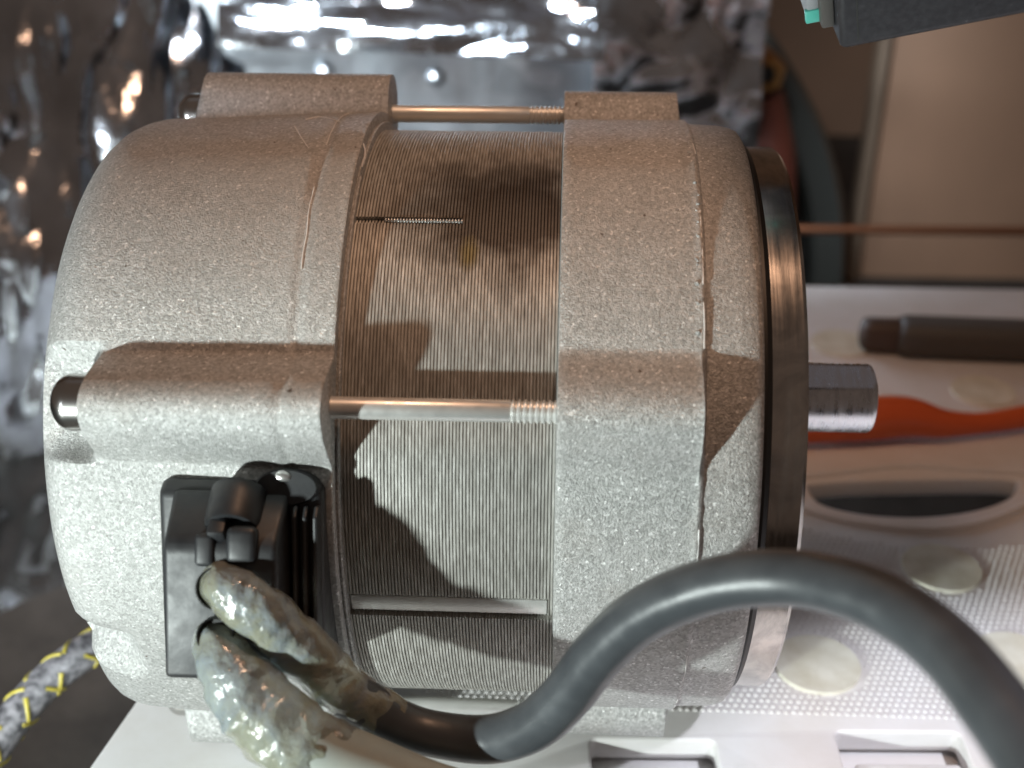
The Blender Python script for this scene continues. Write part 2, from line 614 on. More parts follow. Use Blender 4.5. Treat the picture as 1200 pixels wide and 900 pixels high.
# dotted grip pattern: little pyramids standing on the top
vs, fs = [], []
pitch = 0.00170
x_lo, x_hi = -0.03, 0.17
y_lo, y_hi = pg(1000, 838).y, 0.052
row = 0
y = y_lo
hole_y0 = pg(1060, 618).y
while y < y_hi:
    x = x_lo + (row % 2) * pitch / 2
    while x < x_hi:
        jx, jy = x + random.uniform(-.0001, .0001), y + random.uniform(-.0001, .0001)
        ok = all((jx - a) ** 2 + (jy - b) ** 2 > (r + 0.0008) ** 2 for a, b, r in pad_c)
        hv = ((jx - hc[0]) / 0.050) ** 2 + ((jy - hc[1]) / 0.026) ** 2
        if ok and hv > 1.0:
            w = 0.00050
            h_ = random.uniform(.00045, .0006)
            b = len(vs)
            vs += [(jx - w, jy - w * .8, -.0001), (jx + w, jy - w * .8, -.0001), (jx + w, jy + w * .8, -.0001), (jx - w, jy + w * .8, -.0001),
                   (jx - w * .45, jy - w * .35, h_), (jx + w * .45, jy - w * .35, h_), (jx + w * .45, jy + w * .35, h_), (jx - w * .45, jy + w * .35, h_)]
            fs += [(b + 4, b + 5, b + 6, b + 7)] + [(b + i, b + (i + 1) % 4, b + 4 + (i + 1) % 4, b + 4 + i) for i in range(4)]
        x += pitch
    y += pitch * 1.05
    row += 1
dots = obj('grip_dots', vs, fs, M['stool'], stool, smooth=False)
dots['kind'] = 'stuff'

# ------------------------------------------------------------------ floor and back of the boiler room
fl = obj('floor', [(-1.2, -0.8, -0.12), (1.2, -0.8, -0.12), (1.2, 1.2, -0.12), (-1.2, 1.2, -0.12)], [(0, 1, 2, 3)], M['floor'], smooth=False)
struct(fl)
bw = obj('wall', [(-1.2, 0.8, -0.12), (1.2, 0.8, -0.12), (1.2, 0.8, 0.9), (-1.2, 0.8, 0.9)], [(0, 1, 2, 3)], M['casing'], smooth=False)
struct(bw)


def crumple(name, A, B, C, nu, nv, amp, material, seed, stretch=(1, 1), parent=None, thick=0.0012, bulge=0.0):
    """a crumpled sheet: corner A, edges A>B and A>C"""
    A, B, C = Vector(A), Vector(B), Vector(C)
    nn = (B - A).cross(C - A).normalized()
    lu, lv = (B - A).length, (C - A).length
    vs = []
    for j in range(nv):
        for i in range(nu):
            u, v = i / (nu - 1), j / (nv - 1)
            q = Vector((u * lu * stretch[0], v * lv * stretch[1], seed))
            d = 0.0
            for fr, w in ((11, 1.0), (27, 0.5), (64, 0.2)):
                d += w * (abs(noise.noise(q * fr)) * 2.2 - 0.5)
            d += 0.8 * noise.noise(q * 9)
            vs.append(A + (B - A) * u + (C - A) * v + nn * (d * amp + bulge * math.sin(math.pi * (0.42 + 0.58 * v))))
    n1 = len(vs)
    f = grid_faces(nv, nu, wrap=False)
    vs += [p - nn * thick for p in vs]
    f2 = [tuple(k + n1 for k in reversed(q)) for q in f]
    rim = [j for j in range(nu)] + [j * nu + nu - 1 for j in range(1, nv)] + [(nv - 1) * nu + i for i in range(nu - 2, -1, -1)] + [j * nu for j in range(nv - 2, 0, -1)]
    f3 = [(rim[i], rim[(i + 1) % len(rim)], rim[(i + 1) % len(rim)] + n1, rim[i] + n1) for i in range(len(rim))]
    return obj(name, vs, f + f2 + f3, material, parent, angle=70)


# foil-faced insulation standing behind on the left
a = py_(-120, 1000, 0.10); a.z = -0.12
b = py_(300, 600, 0.24); b.z = -0.12
o = crumple('foil_insulation', a, b, a + Vector((0, 0.15, 0.42)), 170, 170, 0.009, M['foil'], 3.1, (1.1, 0.5))
tag(o, 'crumpled silver foil insulation sheet standing behind the left end of the motor', 'insulation')

# galvanised duct behind the top of the motor: a panel, a rolled edge and rivets
duct = thing('galvanised_duct', 'bluish galvanised sheet duct with rivets behind the top of the motor', 'duct', tuple(py_(560, 150, 0.30)))
p0, p1 = py_(225, 66, 0.30), py_(800, 66, 0.34)
dx = (p1 - p0); dx.z = 0
L = dx.length; dx.normalize()
dn = Vector((dx.y, -dx.x, 0))
zt = p0.z
prof = [(0.0, -0.16), (0.0, -0.06), (0.0, -0.02), (0.0, -0.004), (0.001, 0.004), (-0.001, 0.03), (-0.002, 0.10)]
vs = []
for i in range(41):
    for (oo, zz) in prof:
        w = 0.0030 * noise.noise(Vector((i * 0.21, zz * 60, 2))) + 0.0012 * noise.noise(Vector((i * 0.7, zz * 120, 5)))
        vs.append(p0 + dx * (L * i / 40) + dn * (oo + w) + Vector((0, 0, zz)))
k = len(prof)
fs = grid_faces(41, k, wrap=False)
n1 = len(vs)
vs += [v - dn * 0.0015 for v in vs]
fs += [tuple(q + n1 for q in reversed(f)) for f in fs]
obj('panel', vs, fs, M['galv'], duct, angle=60)
for px, py in ((380, 84), (510, 90)):
    c = py_(px, py, p0.y + (px - 225) / 575 * 0.04)
    bm = bmesh.new()
    bmesh.ops.create_uvsphere(bm, u_segments=16, v_segments=8, radius=0.0042)
    bmesh.ops.scale(bm, verts=bm.verts, vec=(1, 0.55, 1))
    bmesh.ops.translate(bm, verts=bm.verts, vec=c + dn * 0.001)
    obm('rivet', bm, M['galv'], duct)
a = py_(258, 62, 0.290); b = py_(700, 78, 0.320); c = a + Vector((0, 0.020, 0.048))
o = crumple('foil_wrap', a, b, c, 120, 60, 0.0030, M['foil'], 5.2, (0.55, 1.8), bulge=0.015)
tag(o, 'bright crinkled foil wrapped along the top edge of the duct', 'foil wrap')
a = py_(690, 175, 0.315); b = py_(885, 175, 0.335); c = py_(690, -60, 0.315); c.x = a.x; c.y = a.y
o = crumple('foil_tape', a, b, c, 70, 70, 0.004, M['foil'], 8.4)
tag(o, 'strip of wrinkled silver foil tape on the duct behind the drive end', 'foil tape')

# black burner flange: a big ring whose edge shows between duct and casing
fc = py_(560, 330, 0.46)
fr = (py_(990, 300, 0.46) - fc).length
fl_ = thing('boiler_flange', 'large round black iron flange with grey rim behind the motor', 'flange', tuple(fc))
vs = []
rows = [(0.001, -0.002), (fr * 0.80, 0.0), (fr * 0.84, -0.012), (fr * 0.885, -0.012), (fr * 0.89, 0.02)]
for rr, yy in rows:
    for q in range(96):
        t = 2 * math.pi * q / 96
        vs.append(fc + Vector((rr * math.cos(t), yy, rr * math.sin(t))))
obj('face', vs, grid_faces(len(rows), 96), M['black_iron'], fl_)
vs = []
rows = [(fr * 0.892, 0.02), (fr * 0.895, -0.004), (fr * 0.915, -0.010), (fr * 0.985, -0.010), (fr, -0.004), (fr, 0.04)]
for rr, yy in rows:
    for q in range(96):
        t = 2 * math.pi * q / 96
        vs.append(fc + Vector((rr * math.cos(t), yy, rr * math.sin(t))))
obj('rim', vs, grid_faces(len(rows), 96), M['grey_paint'], fl_)

# brass nut on a stud, and a dark red union below it
nutc = py_(896, 84, 0.40)
nut = thing('brass_nut', 'tarnished brass hexagon nut on a stud at the flange', 'nut', tuple(nutc))
vs = []
for rr, yy in ((0.0105, 0.012), (0.0105, -0.004), (0.009, -0.007), (0.0055, -0.007), (0.005, 0.002)):
    for q in range(6):
        t = 2 * math.pi * (q + 0.3) / 6
        vs.append(nutc + Vector((rr * math.cos(t), yy, rr * math.sin(t))))
obj('hexagon', vs, grid_faces(5, 6), M['brass'], nut, smooth=False)
st = [(nutc.x, nutc.y - 0.006, nutc.z, 0.004), (nutc.x, nutc.y + 0.06, nutc.z, 0.004)]
tube('stud', st, M['black_iron'], nut, seg=12)
M['dark_red'] = mat('dark_red_rubber', (0.10, 0.025, 0.015), 0.5)
a, b = py_(893, 112, 0.405), py_(905, 260, 0.405)
o = tube('red_hose', catmull([(*a, 0.011), (*((a + b) / 2 + Vector((0.003, 0, 0))), 0.012), (*b, 0.012)], 8), M['dark_red'], seg=16)
tag(o, 'short dark red rubber hose below the brass nut', 'hose')

# brown casing panel on the right with a folded edge, and the copper pipe in front of it
A, B = py_(1000, 380, 0.50), py_(1330, 380, 0.50)
zb, zt = A.z - 0.15, 0.20
cas = thing('boiler_casing', 'flat brown boiler casing panel behind the motor shaft', 'boiler casing', (A.x, A.y, zb))
bm = box_bm(Vector(((A.x + B.x) / 2, A.y + 0.01, (zb + zt) / 2)), (1, 0, 0), (0, 1, 0), (0, 0, 1), B.x - A.x, 0.012, zt - zb)
obm('panel', bevel(bm, 0.002), M['casing'], cas)
M['casing_edge'] = mat('worn_casing_edge', (0.26, 0.185, 0.13), 0.5)
bm = box_bm(Vector((A.x - 0.005, A.y + 0.008, (zb + zt) / 2)), (1, 0, 0), (0, 1, 0), (0, 0, 1), 0.007, 0.020, zt - zb)
obm('folded_edge', bevel(bm, 0.004, 3), M['casing_edge'], cas)
a, b = py_(880, 268, 0.36), py_(1300, 272, 0.36)
o = tube('copper_pipe', catmull([(*a, 0.0022), (*((a + b) / 2), 0.0022), (*b, 0.0022)], 6), M['copper'], seg=14)
tag(o, 'thin copper pipe running level behind the motor shaft', 'pipe')

# charcoal bar lying on the back of the stool
lv = thing('plastic_lever', 'dark grey plastic lever lying on the back of the stool', 'lever', tuple(pg(1120, 420)))
a, b = pg(1046, 412), pg(1290, 422)
d = (b - a).normalized()
q = Vector((-d.y, d.x, 0))
bm = box_bm((a + b) / 2 + Vector((0, 0, 0.0065)), d, q, (0, 0, 1), (b - a).length, 0.015, 0.012)
obm('bar', bevel(bm, 0.004, 3), M['dark_plastic'], lv)
bm = box_bm(a + Vector((-0.004, 0.001, 0.006)), d, q, (0, 0, 1), 0.016, 0.010, 0.011)
obm('tip', bevel(bm, 0.003, 3), M['brown_plastic'], lv)

# orange tube lying across the stool behind the shaft
pts = []
for px, py, w in ((880, 524, 30), (960, 520, 40), (1020, 515, 50), (1060, 513, 48), (1100, 514, 34), (1140, 511, 26), (1180, 506, 26), (1230, 498, 28), (1300, 488, 30)):
    g = pg(px, py)
    r = w / 2 / FPX * (g - CAM).dot(_fwd)
    pts.append((g.x, g.y, 0.001 + r, r))
o = tube('orange_hose', catmull(pts, 8), M['orange'], seg=20, lump=0.05, lscale=60)
tag(o, 'orange red rubber hose lying on the stool behind the motor shaft', 'hose')

# charcoal plastic box hanging into the top right corner
boxc = pz(985, 60, 3.5)
bx = thing('plastic_case', 'charcoal plastic case with pale side hanging into the top right corner', 'case', tuple(boxc))
e1 = (pz(1200, 18, 3.42) - boxc); w1 = e1.length * 1.4; e1.normalize()
e2 = (pz(972, -190, 3.1) - boxc); e2 = (e2 - e1 * e2.dot(e1)).normalized()
e3 = e1.cross(e2).normalized()
if e3.dot(_fwd) < 0:
    e3 = -e3
h_, dp = 0.06, 0.045
bm = box_bm(boxc + e1 * w1 / 2 + e2 * h_ / 2 + e3 * dp / 2, e1, e2, e3, w1, h_, dp)
obm('shell', bevel(bm, 0.0012, 3), M['box'], bx)
bm = box_bm(boxc - e1 * 0.0012 + e2 * (h_ / 2 + 0.002) + e3 * (dp / 2 + 0.001), e1, e2, e3, 0.0022, h_ - 0.001, dp - 0.006)
obm('side_seam', bevel(bm, 0.0004), M['dark_plastic'], bx)
bm = box_bm(boxc - e1 * 0.0032 + e2 * (h_ / 2 + 0.0008) + e3 * (dp / 2 + 0.002), e1, e2, e3, 0.0022, h_ - 0.004, dp - 0.010)
obm('side_panel', bevel(bm, 0.0006), M['box_side'], bx)
bm = box_bm(boxc - e1 * 0.0033 + e2 * 0.0038 + e3 * 0.0073, e1, e2, e3, 0.0026, 0.0024, 0.0014)
obm('teal_chip', bevel(bm, 0.0003), M['teal'], bx)
bm = box_bm(boxc + e1 * 0.0030 + e2 * (h_ / 2) + e3 * 0.00005, e1, e2, e3, 0.00016, h_ - 0.003, 0.0002)
obm('edge_line', bm, M['grey_paint'], bx, smooth=False)

# braided sleeve at the lower left
pts = []
for px, py, z in ((-60, 990, 4.7), (-25, 905, 4.8), (10, 850, 4.9), (50, 804, 5.0), (95, 768, 5.1), (150, 740, 5.3), (230, 728, 5.6)):
    pts.append((*pz(px, py, z), 0.0044))
path = catmull(pts, 14)
sl = thing('braided_hose', 'silver braided hose with yellow tracer threads at lower left', 'hose', tuple(path[0][:3]))
tube('sleeve', path, M['braid'], sl, seg=20)
P = [Vector(p[:3]) for p in path]
fine_path = catmull([tuple(p) for p in path], 5)
Q = [Vector(p[:3]) for p in fine_path]
for ph in range(4):
    hel, nrm, s_ = [], None, 0.0
    sgn = 1 if ph % 2 else -1
    for i, p in enumerate(Q):
        t = (Q[min(i + 1, len(Q) - 1)] - Q[max(i - 1, 0)]).normalized()
        if nrm is None:
            nrm = t.orthogonal().normalized()
        nrm = (nrm - t * nrm.dot(t)).normalized()
        if i:
            s_ += (Q[i] - Q[i - 1]).length
        an = sgn * s_ / 0.0036 + ph * 1.57
        on = math.sin(s_ / 0.0011 + ph * 1.3) > -0.2          # the thread dips under its neighbours
        if on:
            hel.append((*(p + (nrm * math.cos(an) + t.cross(nrm) * math.sin(an)) * 0.0042), 0.0006))
        if (not on or i == len(Q) - 1) and hel:
            if len(hel) > 2:
                tube('tracer_thread', hel, M['yellow'], sl, seg=6)
            hel = []

# ------------------------------------------------------------------ the motor
motor = thing('electric_motor', 'cast aluminium electric motor with ribbed steel core and bare shaft', 'motor', (0, 0, 0))
RIM, SEAM, FLASH, ENDR = -0.635, -0.02, 0.38, 0.555


def smax(a, b, k):
    h = max(k - abs(a - b), 0) / k
    return max(a, b) + h * h * k * 0.25


def smin(a, b, k):
    return -smax(-a, -b, k)


def boss_r(d, rc, a):
    """polar radius of a boss of half width a centred at radius rc, d radians off its middle"""
    sd = rc * math.sin(d)
    if abs(d) > 1 or abs(sd) >= a:
        return 0.0
    return rc * math.cos(d) + math.sqrt(a * a - sd * sd)


def dang(t, t0):
    return (t - t0 + math.pi) % (2 * math.pi) - math.pi


BOSS = [0.0, math.pi / 2, -math.pi / 2, math.pi]
# angular stations: finer around the bosses
ths = sorted(set([round(x, 5) for x in np.linspace(-math.pi, math.pi, 240, endpoint=False)] +
                 [round((b + x + math.pi) % (2 * math.pi) - math.pi, 5) for b in BOSS for x in np.linspace(-0.2, 0.2, 61)]))
ths = np.array([t for i, t in enumerate(ths) if i == 0 or t - ths[i - 1] > 1e-4])


def cover_fn(X, r, t):
    if r < 0.9:
        return r
    out = r
    # wavering of a sand casting
    out += 0.0022 * noise.noise(Vector((X * 6, math.sin(t) * 6, math.cos(t) * 6)))
    # parting line
    if abs(X + 0.75) < 0.004:
        out += 0.0
    for b in BOSS:
        d = dang(t, b)
        if abs(d) > 0.5:
            continue
        f = min(max((X + 1.36) / 0.055, 0), 1)
        f = f * f * (3 - 2 * f)
        if b == 0.0:
            q = min(abs(d + 0.010) / 0.155, 1)
            out += f * 0.172 * math.cos(q * math.pi / 2) ** 1.25
        else:
            br = boss_r(d, 1.065, 0.135)
            if br and f > 0:
                out = out + (smax(out, br, 0.05) - out) * f
        # pocket in which the screw head sits, left of the boss
        if X < -1.30:
            g = min(max((-1.30 - X) / 0.03, 0), 1)
            w = max(0, 1 - (abs(d) / 0.17) ** 4)
            out -= g * w * max(0, out - 0.925)
    # casting recess low on the end
    d = dang(t, R(-72))
    out += 0.060 * math.exp(-(d / 0.24) ** 2) * min(max((-0.72 - X) / 0.35, 0), 1)
    d = dang(t, R(-50))
    if abs(d) < 0.3 and X < -1.28:
        g = min(max((-1.28 - X) / 0.10, 0), 1)
        out -= 0.12 * g * max(0, 1 - (d / 0.12) ** 2)
    return out


prof = [(-1.52, 0.30), (-1.52, 0.6), (-1.520, 0.82), (-1.513, 0.875), (-1.498, 0.92), (-1.475, 0.955), (-1.445, 0.98), (-1.41, 0.996), (-1.37, 1.005)]
X = -1.345
while X < RIM - 0.004:
    prof.append((X, 1.007 + (X + 1.345) / 0.72 * 0.033))
    X += 0.0165
    if abs(X + 0.75) < 0.014:
        prof += [(-0.756, 1.028), (-0.753, 1.028), (-0.75, 1.028), (-0.747, 1.028), (-0.744, 1.028)]
        X = -0.73
prof += [(RIM - 0.006, 1.040), (RIM - 0.002, 1.039), (RIM, 1.035)]
lathe('end_cover', prof + [(RIM + 0.0005, 0.985), (RIM - 0.01, 0.84)], M['cast'], motor, fn=lambda X, r, t: cover_fn(X, r, t) if r > 1.0 or X < -1 else r, closed=False, th=ths, angle=40)
# inner lip of the cover over the core
lathe('cover_lip', [(RIM - 0.02, 0.99), (RIM + 0.008, 1.006), (RIM + 0.012, 1.004), (RIM + 0.012, 0.965)], M['cast'], motor, closed=False, seg=160)

# stator core: one ring per steel sheet, joints recessed
prof = [(RIM - 0.06, 0.9)]
nlam = 68
for k in range(nlam):
    x0 = RIM - 0.03 + (SEAM + 0.01 - RIM + 0.03) * k / nlam
    w = (SEAM + 0.01 - RIM + 0.03) / nlam
    r = 0.978 + random.uniform(-0.0009, 0.0009)
    prof += [(x0 + w * 0.02, 0.971), (x0 + w * 0.22, r), (x0 + w * 0.78, r), (x0 + w * 0.98, 0.971)]
prof.append((SEAM + 0.02, 0.9))


def core_fn(X, r, t):
    # shallow notch that holds the weld seam, and the flat channel low on the front
    d = dang(t, R(34.6))
    if abs(d) < 0.011 and X < -0.315:
        r -= 0.012
    d = dang(t, R(-36.5))
    if abs(d) < 0.042:
        r -= 0.016
    return r


cths = np.array(sorted(set([round(x, 5) for x in np.linspace(-math.pi, math.pi, 180, endpoint=False)] +
                           [round(R(34.6) + x, 5) for x in (-.0125, -.0105, 0, .0105, .0125)] + [round(R(-36.5) + x, 5) for x in (-.044, -.0415, 0, .0415, .044)])))
lathe('stator_core', prof, M['stator'], motor, fn=core_fn, closed=False, th=cths, angle=25)
# weld seam: a row of little beads in the upper notch
bms = []
nb = 26
for k in range(nb):
    X = -0.535 + 0.225 * k / (nb - 1)
    bm = bmesh.new()
    bmesh.ops.create_uvsphere(bm, u_segments=8, v_segments=6, radius=1)
    t = R(34.6)
    c = mot(X, 0.972 * math.sin(t), 0.972 * math.cos(t))
    mm = Matrix((VX * (0.0042 * S), (VV * math.cos(t) - VW * math.sin(t)) * (0.0105 * S * random.uniform(.9, 1.1)), (VV * math.sin(t) + VW * math.cos(t)) * (0.011 * S))).transposed().to_4x4()
    mm.translation = c
    bm.transform(mm)
    bms.append(bm)
o = obm('weld_seam', merge(bms), M['weld'], motor)
# flat bar in the lower channel
t = R(-36.5)
bm = box_bm(mot((RIM + SEAM) / 2, 0.963 * math.sin(t), 0.963 * math.cos(t)), VX, VV * math.cos(t) - VW * math.sin(t), VV * math.sin(t) + VW * math.cos(t), 0.58 * S, 0.058 * S, 0.012 * S)
obm('key_bar', bevel(bm, 0.0002), M['rod'], motor)

# drive-end housing
def drive_fn(X, r, t):
    if r < 0.99:
        return r
    out = r + 0.002 * noise.noise(Vector((X * 6 + 9, math.sin(t) * 6, math.cos(t) * 6)))
    if abs(X - FLASH) < 0.012:
        out += 0.006 * max(0, noise.noise(Vector((3, math.sin(t) * 26, math.cos(t) * 26))) + 0.25)
    for b in BOSS:
        d = dang(t, b)
        if abs(d) > 0.5:
            continue
        f = min(max((FLASH + 0.006 - X) / 0.012, 0), 1)
        if b == 0.0:
            q = min(abs(d) / 0.175, 1)
            out += f * 0.10 * math.cos(q * math.pi / 2) ** 1.5
        else:
            br = boss_r(d, 1.025, 0.12)
            if br and f > 0:
                out = out + (smax(out, br, 0.045) - out) * f
    return out


prof = [(SEAM, 0.9), (SEAM, 1.0), (SEAM + 0.003, 1.017)]
X = SEAM + 0.012
while X < FLASH - 0.016:
    prof.append((X, 1.02))
    X += 0.02
prof += [(FLASH - 0.012, 1.02), (FLASH - 0.006, 1.021), (FLASH, 1.0205), (FLASH + 0.007, 1.0155), (FLASH + 0.012, 1.0105)]
X = FLASH + 0.03
while X < ENDR - 0.05:
    prof.append((X, 1.010 - (X - FLASH) * 0.04)); X += 0.02
prof += [(ENDR - 0.045, 1.003), (ENDR - 0.025, 0.999), (ENDR - 0.01, 0.992), (ENDR - 0.002, 0.982), (ENDR, 0.972), (ENDR, 0.9), (ENDR, 0.2)]
lathe('drive_end_housing', prof, M['cast'], motor, fn=drive_fn, closed=False, th=ths, angle=40)
# rubber ring, bearing plate, shaft
lathe('rubber_ring', [(ENDR - 0.01, 0.90), (ENDR - 0.002, 0.952), (ENDR + 0.012, 0.955), (ENDR + 0.026, 0.945), (ENDR + 0.034, 0.92), (ENDR + 0.034, 0.5)], M['rubber'], motor, closed=False)
lathe('bearing_plate', [(ENDR + 0.02, 0.5), (ENDR + 0.020, 0.930), (ENDR + 0.024, 0.937), (ENDR + 0.119, 0.937), (ENDR + 0.1195, 0.9365), (ENDR + 0.130, 0.929), (ENDR + 0.130, 0.3), (ENDR + 0.128, 0.1)], M['polished'], motor, seg=160, closed=False, angle=25)

# shaft with a milled flat
SV, SR, SX0, SX1 = 0.072, 0.122, ENDR + 0.10, 1.085
fa = R(46)                                    # direction the flat faces
flat_d = 0.83
rows = [(SX0, SR, 0), (SX0 + 0.055, SR, 0), (SX0 + 0.056, SR, 1), (SX1 - 0.016, SR, 1), (SX1 - 0.005, SR * 0.955, 1), (SX1, SR * 0.87, 1)]
vs = []
for X, r, cut in rows:
    for k in range(72):
        a = 2 * math.pi * k / 72
        v, w = r * math.sin(a), r * math.cos(a)
        if cut:
            pr = v * math.sin(fa) + w * math.cos(fa)
            lim = SR * flat_d
            if pr > lim:
                v -= (pr - lim) * math.sin(fa); w -= (pr - lim) * math.cos(fa)
        vs.append(mot(X, SV + v, w))
obj('shaft', vs, grid_faces(len(rows), 72) + [tuple(range(5 * 72, 6 * 72))], M['shaft'], motor, angle=30)

# tie rods with threaded ends, and the domed screw heads in the cover's pockets
for b in BOSS:
    rc = 1.062
    pr = [(RIM - 0.08, 0.031), (-0.148, 0.031), (-0.145, 0.0285)]
    X = -0.143
    while X < SEAM + 0.01:
        pr += [(X, 0.0275), (X + 0.005, 0.0335), (X + 0.008, 0.0335), (X + 0.013, 0.0275)]
        X += 0.0165
    rod_along_x('tie_rod', pr, rc * math.sin(b), rc * math.cos(b), M['rod'], motor, seg=20, angle=40)
    hd = [(-1.28, 0.080), (-1.355, 0.080)] + [(-1.355 - 0.062 * math.sin(a), 0.080 * math.cos(a) + 0.001) for a in np.linspace(0.15, math.pi / 2, 9)]
    rod_along_x('screw_head', hd, 1.045 * math.sin(b), 1.045 * math.cos(b), M['screw'], motor, seg=28, angle=60)

# scratches on the upper part of the cover: thin bright raised burrs
def cover_pt(px, py, rr):
    d = ray(px, py)
    # meet the cylinder of radius rr about the axis
    o_ = CAM - AXIS
    ov, ow = o_.dot(VV), o_.dot(VW)
    dv, dw = d.dot(VV), d.dot(VW)
    A_, B_, C_ = dv * dv + dw * dw, 2 * (ov * dv + ow * dw), ov * ov + ow * ow - (rr * S) ** 2
    D_ = B_ * B_ - 4 * A_ * C_
    if D_ < 0:
        return None
    return CAM + d * ((-B_ - math.sqrt(D_)) / (2 * A_))


M['burr'] = mat('scraped_metal', (0.74, 0.73, 0.71), 0.5, 0.2)
for line in ([(358, 140), (375, 137), (392, 141), (404, 145), (420, 148)], [(345, 148), (352, 160), (362, 174)], [(412, 132), (404, 142), (396, 158), (388, 176)],
             [(420, 150), (424, 164), (428, 178), (424, 196)]):
    pts = [cover_pt(x, y, 1.031) for x, y in line]
    pts = [(*p, 0.00016) for p in pts if p is not None]
    if len(pts) > 1:
        tube('scratch', catmull(pts, 5), M['burr'], motor, seg=5)

# pale parting lines of the two castings, ragged like torn flash
def parting(X, r, t0, t1, seed, wide, gap=-0.25):
    run = []
    for k in range(int((t1 - t0) * 1.6) + 1):
        t = R(t0 + k / 1.6)
        j = noise.noise(Vector((seed, k * 0.35, 0)))
        on = noise.noise(Vector((seed + 9, k * 0.07, 3))) > gap
        if on:
            run.append((*mot(X + 0.004 * noise.noise(Vector((seed, k * 0.12, 7))), r * math.sin(t), r * math.cos(t)), wide * (0.6 + 0.5 * abs(j) * 2)))
        if (not on or k == int((t1 - t0) * 1.6)) and run:
            if len(run) > 3:
                tube('parting_line', run, M['burr'], motor, seg=6)
            run = []


parting(-0.75, 1.0305, 16, 80, 1.3, 0.00013, -0.1)
parting(FLASH + 0.003, 1.0205, 6, 78, 4.7, 0.00016, 0.0)
parting(FLASH + 0.003, 1.0205, -70, -8, 6.2, 0.00015, 0.0)
for k in range(16):
    t = R(random.choice([random.uniform(14, 34), random.uniform(10, 60)]))
    X = FLASH - 0.004 + random.uniform(-0.012, 0.006)
    bm = bmesh.new()
    bmesh.ops.create_icosphere(bm, subdivisions=2, radius=random.uniform(0.00022, 0.00042))
    for v in bm.verts:
        v.co *= 1 + 0.4 * noise.noise(v.co * 2500 + Vector((k, 0, 0)))
    bmesh.ops.translate(bm, verts=bm.verts, vec=mot(X, 1.02 * math.sin(t), 1.02 * math.cos(t)))
    obm('casting_blob', bm, M['cast'], motor)

# ------------------------------------------------------------------ black plug on the cover
plug = thing('cable_plug', 'black plastic plug pushed onto the motor cover with two cable outlets', 'plug', tuple(mot(-0.9, -0.72, 0.9)))
BX0, BX1 = -1.115, -0.655
bm = prism_x([(-0.205, 0.80), (-0.205, 1.02), (-0.24, 1.055), (-0.735, 0.97), (-0.76, 0.93), (-0.76, 0.5)], BX0, BX1)
obm('flange', bevel(bm, 0.0013, 3), M['plug'], plug)
bm = prism_x([(-0.225, 0.90), (-0.235, 1.06), (-0.355, 1.165), (-0.385, 1.175), (-0.742, 1.12), (-0.742, 0.70)], -1.085, -0.735, -1.055, -0.755)
obm('body', bevel(bm, 0.0016, 3), M['plug'], plug)
for X in (-0.725, -0.697, -0.668):
    bm = prism_x([(-0.26, 0.9), (-0.27, 1.075), (-0.30, 1.095), (-0.72, 1.03), (-0.74, 1.0), (-0.74, 0.6)], X - 0.006, X + 0.006)
    obm('rib', bevel(bm, 0.0003), M['plug'], plug)
# hood over the latch: half a tube lying on the slope
slope = (Vector(mot(0, -0.355, 1.165)) - Vector(mot(0, -0.235, 1.06))).normalized()
nrm = VX.cross(slope).normalized()
if nrm.dot(VW) < 0:
    nrm = -nrm
c0 = Vector(mot(-0.885, -0.245, 1.05))
vs = []
for s_, ro in ((0.0, 0.080), (0.100 * S, 0.078), (0.118 * S, 0.072)):
    for k in range(17):
        a = math.pi * k / 16
        vs.append(c0 + slope * s_ + (VX * math.cos(a) + nrm * math.sin(a) * 0.95) * (ro * S))
for s_, ri in ((0.118 * S, 0.058), (0.0, 0.058)):
    for k in range(17):
        a = math.pi * k / 16
        vs.append(c0 + slope * s_ + (VX * math.cos(a) + nrm * math.sin(a) * 0.95) * (ri * S))
obj('latch_hood', vs, grid_faces(5, 17, wrap=False), M['plug'], plug, angle=50)
bm = box_bm(c0 + slope * (0.09 * S) + nrm * (0.020 * S) - VX * (0.03 * S), VX, slope, nrm, 0.05 * S, 0.15 * S, 0.055 * S)
obm('latch', bevel(bm, 0.0007, 2), M['plug'], plug)
# vertical slot below the hood and the raised cheek right of it
bm = box_bm(Vector(mot(-0.845, -0.37, 1.165)), VX, VV, VW, 0.085 * S, 0.10 * S, 0.05 * S)
obm('cheek', bevel(bm, 0.0012, 3), M['plug'], plug)
bm = box_bm(Vector(mot(-0.945, -0.385, 1.168)), VX, VV, VW, 0.055 * S, 0.09 * S, 0.03 * S)
obm('cheek', bevel(bm, 0.0009, 3), M['plug'], plug)
# round knuckle on the top edge
vs = []
rows = ((-0.065, 0.0), (-0.065, 0.9), (-0.045, 1.0), (0.045, 1.0), (0.065, 0.9), (0.065, 0.0))
for dw, f in rows:
    for k in range(33):
        a = 2 * math.pi * k / 32
        vs.append(mot(-0.755 + 0.092 * f * math.cos(a), -0.222 + 0.052 * f * math.sin(a), 1.0 + dw))
obj('knuckle', vs, grid_faces(len(rows), 33, wrap=False), M['plug'], plug)
bm = bmesh.new()
bmesh.ops.create_icosphere(bm, subdivisions=2, radius=0.016 * S)
for v in bm.verts:
    v.co *= 1 + 0.3 * noise.noise(v.co * 900)
    v.co.x *= 1.5
bmesh.ops.translate(bm, verts=bm.verts, vec=mot(-0.765, -0.19, 1.062))
obm('silver_speck', bm, M['weld'], plug)
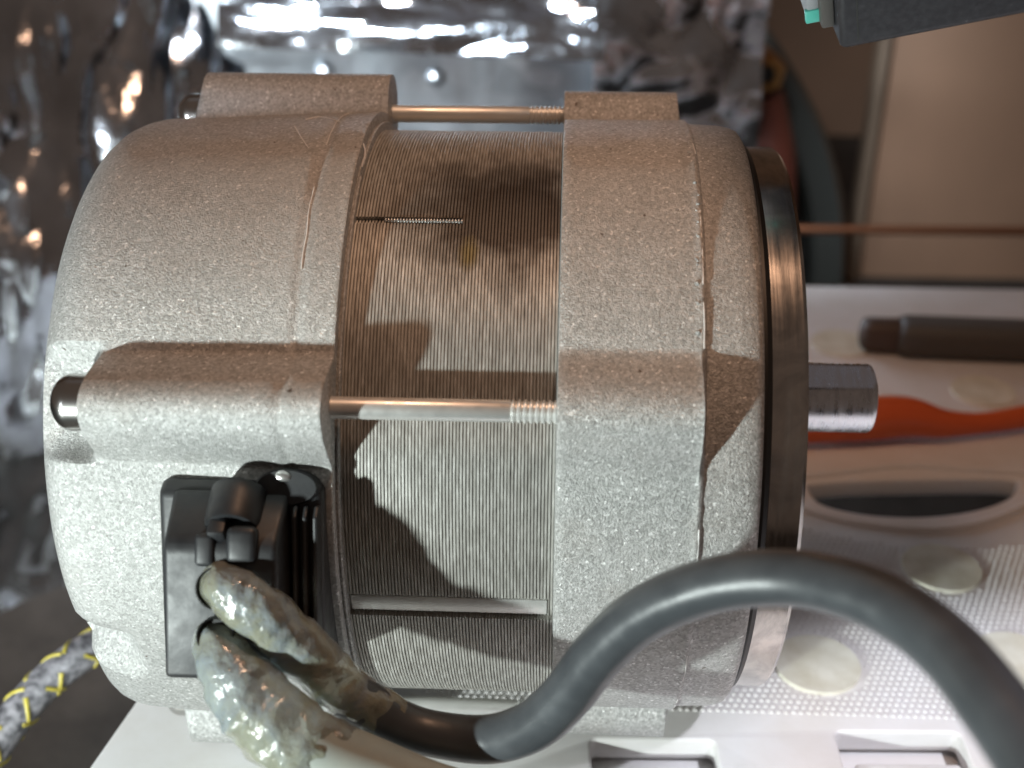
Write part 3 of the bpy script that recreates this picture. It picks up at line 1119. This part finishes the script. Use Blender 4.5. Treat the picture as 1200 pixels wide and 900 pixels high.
# outlets
for (px, py, rr) in ((254, 690, 0.052), (252, 746, 0.046)):
    c = pz(px, py, 3.235)
    vs = []
    rows = [(rr * 1.12, -0.03), (rr * 1.10, 0.002), (rr * 1.04, 0.004), (rr, 0.0), (rr * 0.98, -0.03), (0.002, -0.03)]
    for r_, z_ in rows:
        for k in range(32):
            a = 2 * math.pi * k / 32
            vs.append(c + VX * (r_ * S * math.cos(a)) + VV * (r_ * S * math.sin(a)) + VW * (z_ * S))
    obj('outlet_ring', vs, grid_faces(len(rows), 32), M['rubber'], plug)

# ------------------------------------------------------------------ the two cables
def px_path(rows, n=10):
    return catmull([(*pz(px, py, z), w / 2 / FPX * z * S) for px, py, w, z in rows], n)


up = [(252, 682, 46, 3.33), (270, 692, 58, 3.25), (312, 722, 64, 3.26), (356, 764, 64, 3.33), (408, 812, 60, 3.38), (470, 848, 54, 3.42), (520, 862, 54, 3.42),
      (575, 866, 57, 3.38), (625, 850, 60, 3.28), (664, 815, 61, 3.18), (700, 768, 63, 3.08), (745, 726, 65, 2.98), (800, 697, 66, 2.88), (865, 680, 67, 2.78),
      (935, 678, 68, 2.68), (1005, 694, 71, 2.56), (1065, 724, 75, 2.46), (1118, 768, 80, 2.34), (1162, 822, 86, 2.2), (1206, 884, 92, 2.08), (1250, 960, 98, 1.95), (1290, 1060, 104, 1.85)]
path = px_path(up)
cab = thing('power_cable', 'thick grey cable arching from the plug across the motor front to the right', 'cable', tuple(path[0][:3]))
cut = 46
tube('sheath', path[cut - 6:], M['cable'], cab, seg=32)
sp = path[:cut + 4].copy()
for i in range(len(sp)):
    e = (len(sp) - 1 - i) / 10
    sp[i][3] *= 1.05 if e > 1 else 0.97 + 0.08 * e
tube('sealant_sleeve', catmull([tuple(p) for p in sp], 3), M['sealant'], cab, seg=48, lump=0.15, lscale=230)
lo = [(250, 738, 46, 3.34), (258, 760, 60, 3.28), (280, 802, 80, 3.24), (320, 848, 90, 3.23), (374, 884, 92, 3.24), (440, 910, 86, 3.26), (520, 936, 76, 3.28), (620, 956, 74, 3.32), (740, 1000, 72, 3.34)]
path2 = px_path(lo)
cab2 = thing('signal_cable', 'shorter pale grey cable running below the arched one to the bottom edge', 'cable', tuple(path2[0][:3]))
M['cable_pale'] = mat('pale_grey_sheath', (0.24, 0.26, 0.25), 0.4)
n = N(M['cable_pale']); n.link(n.ramp(n.noise(110, 5), [(0.3, (0.28, 0.33, 0.33)), (0.75, (0.40, 0.43, 0.38))]), n.b.inputs['Base Color'])
tube('sheath', path2[38:], M['cable_pale'], cab2, seg=32)
sp = path2[:48].copy()
for i in range(len(sp)):
    e = (len(sp) - 1 - i) / 10
    sp[i][3] *= 1.05 if e > 1 else 0.97 + 0.08 * e
tube('sealant_sleeve', catmull([tuple(p) for p in sp], 3), M['sealant'], cab2, seg=48, lump=0.15, lscale=210)
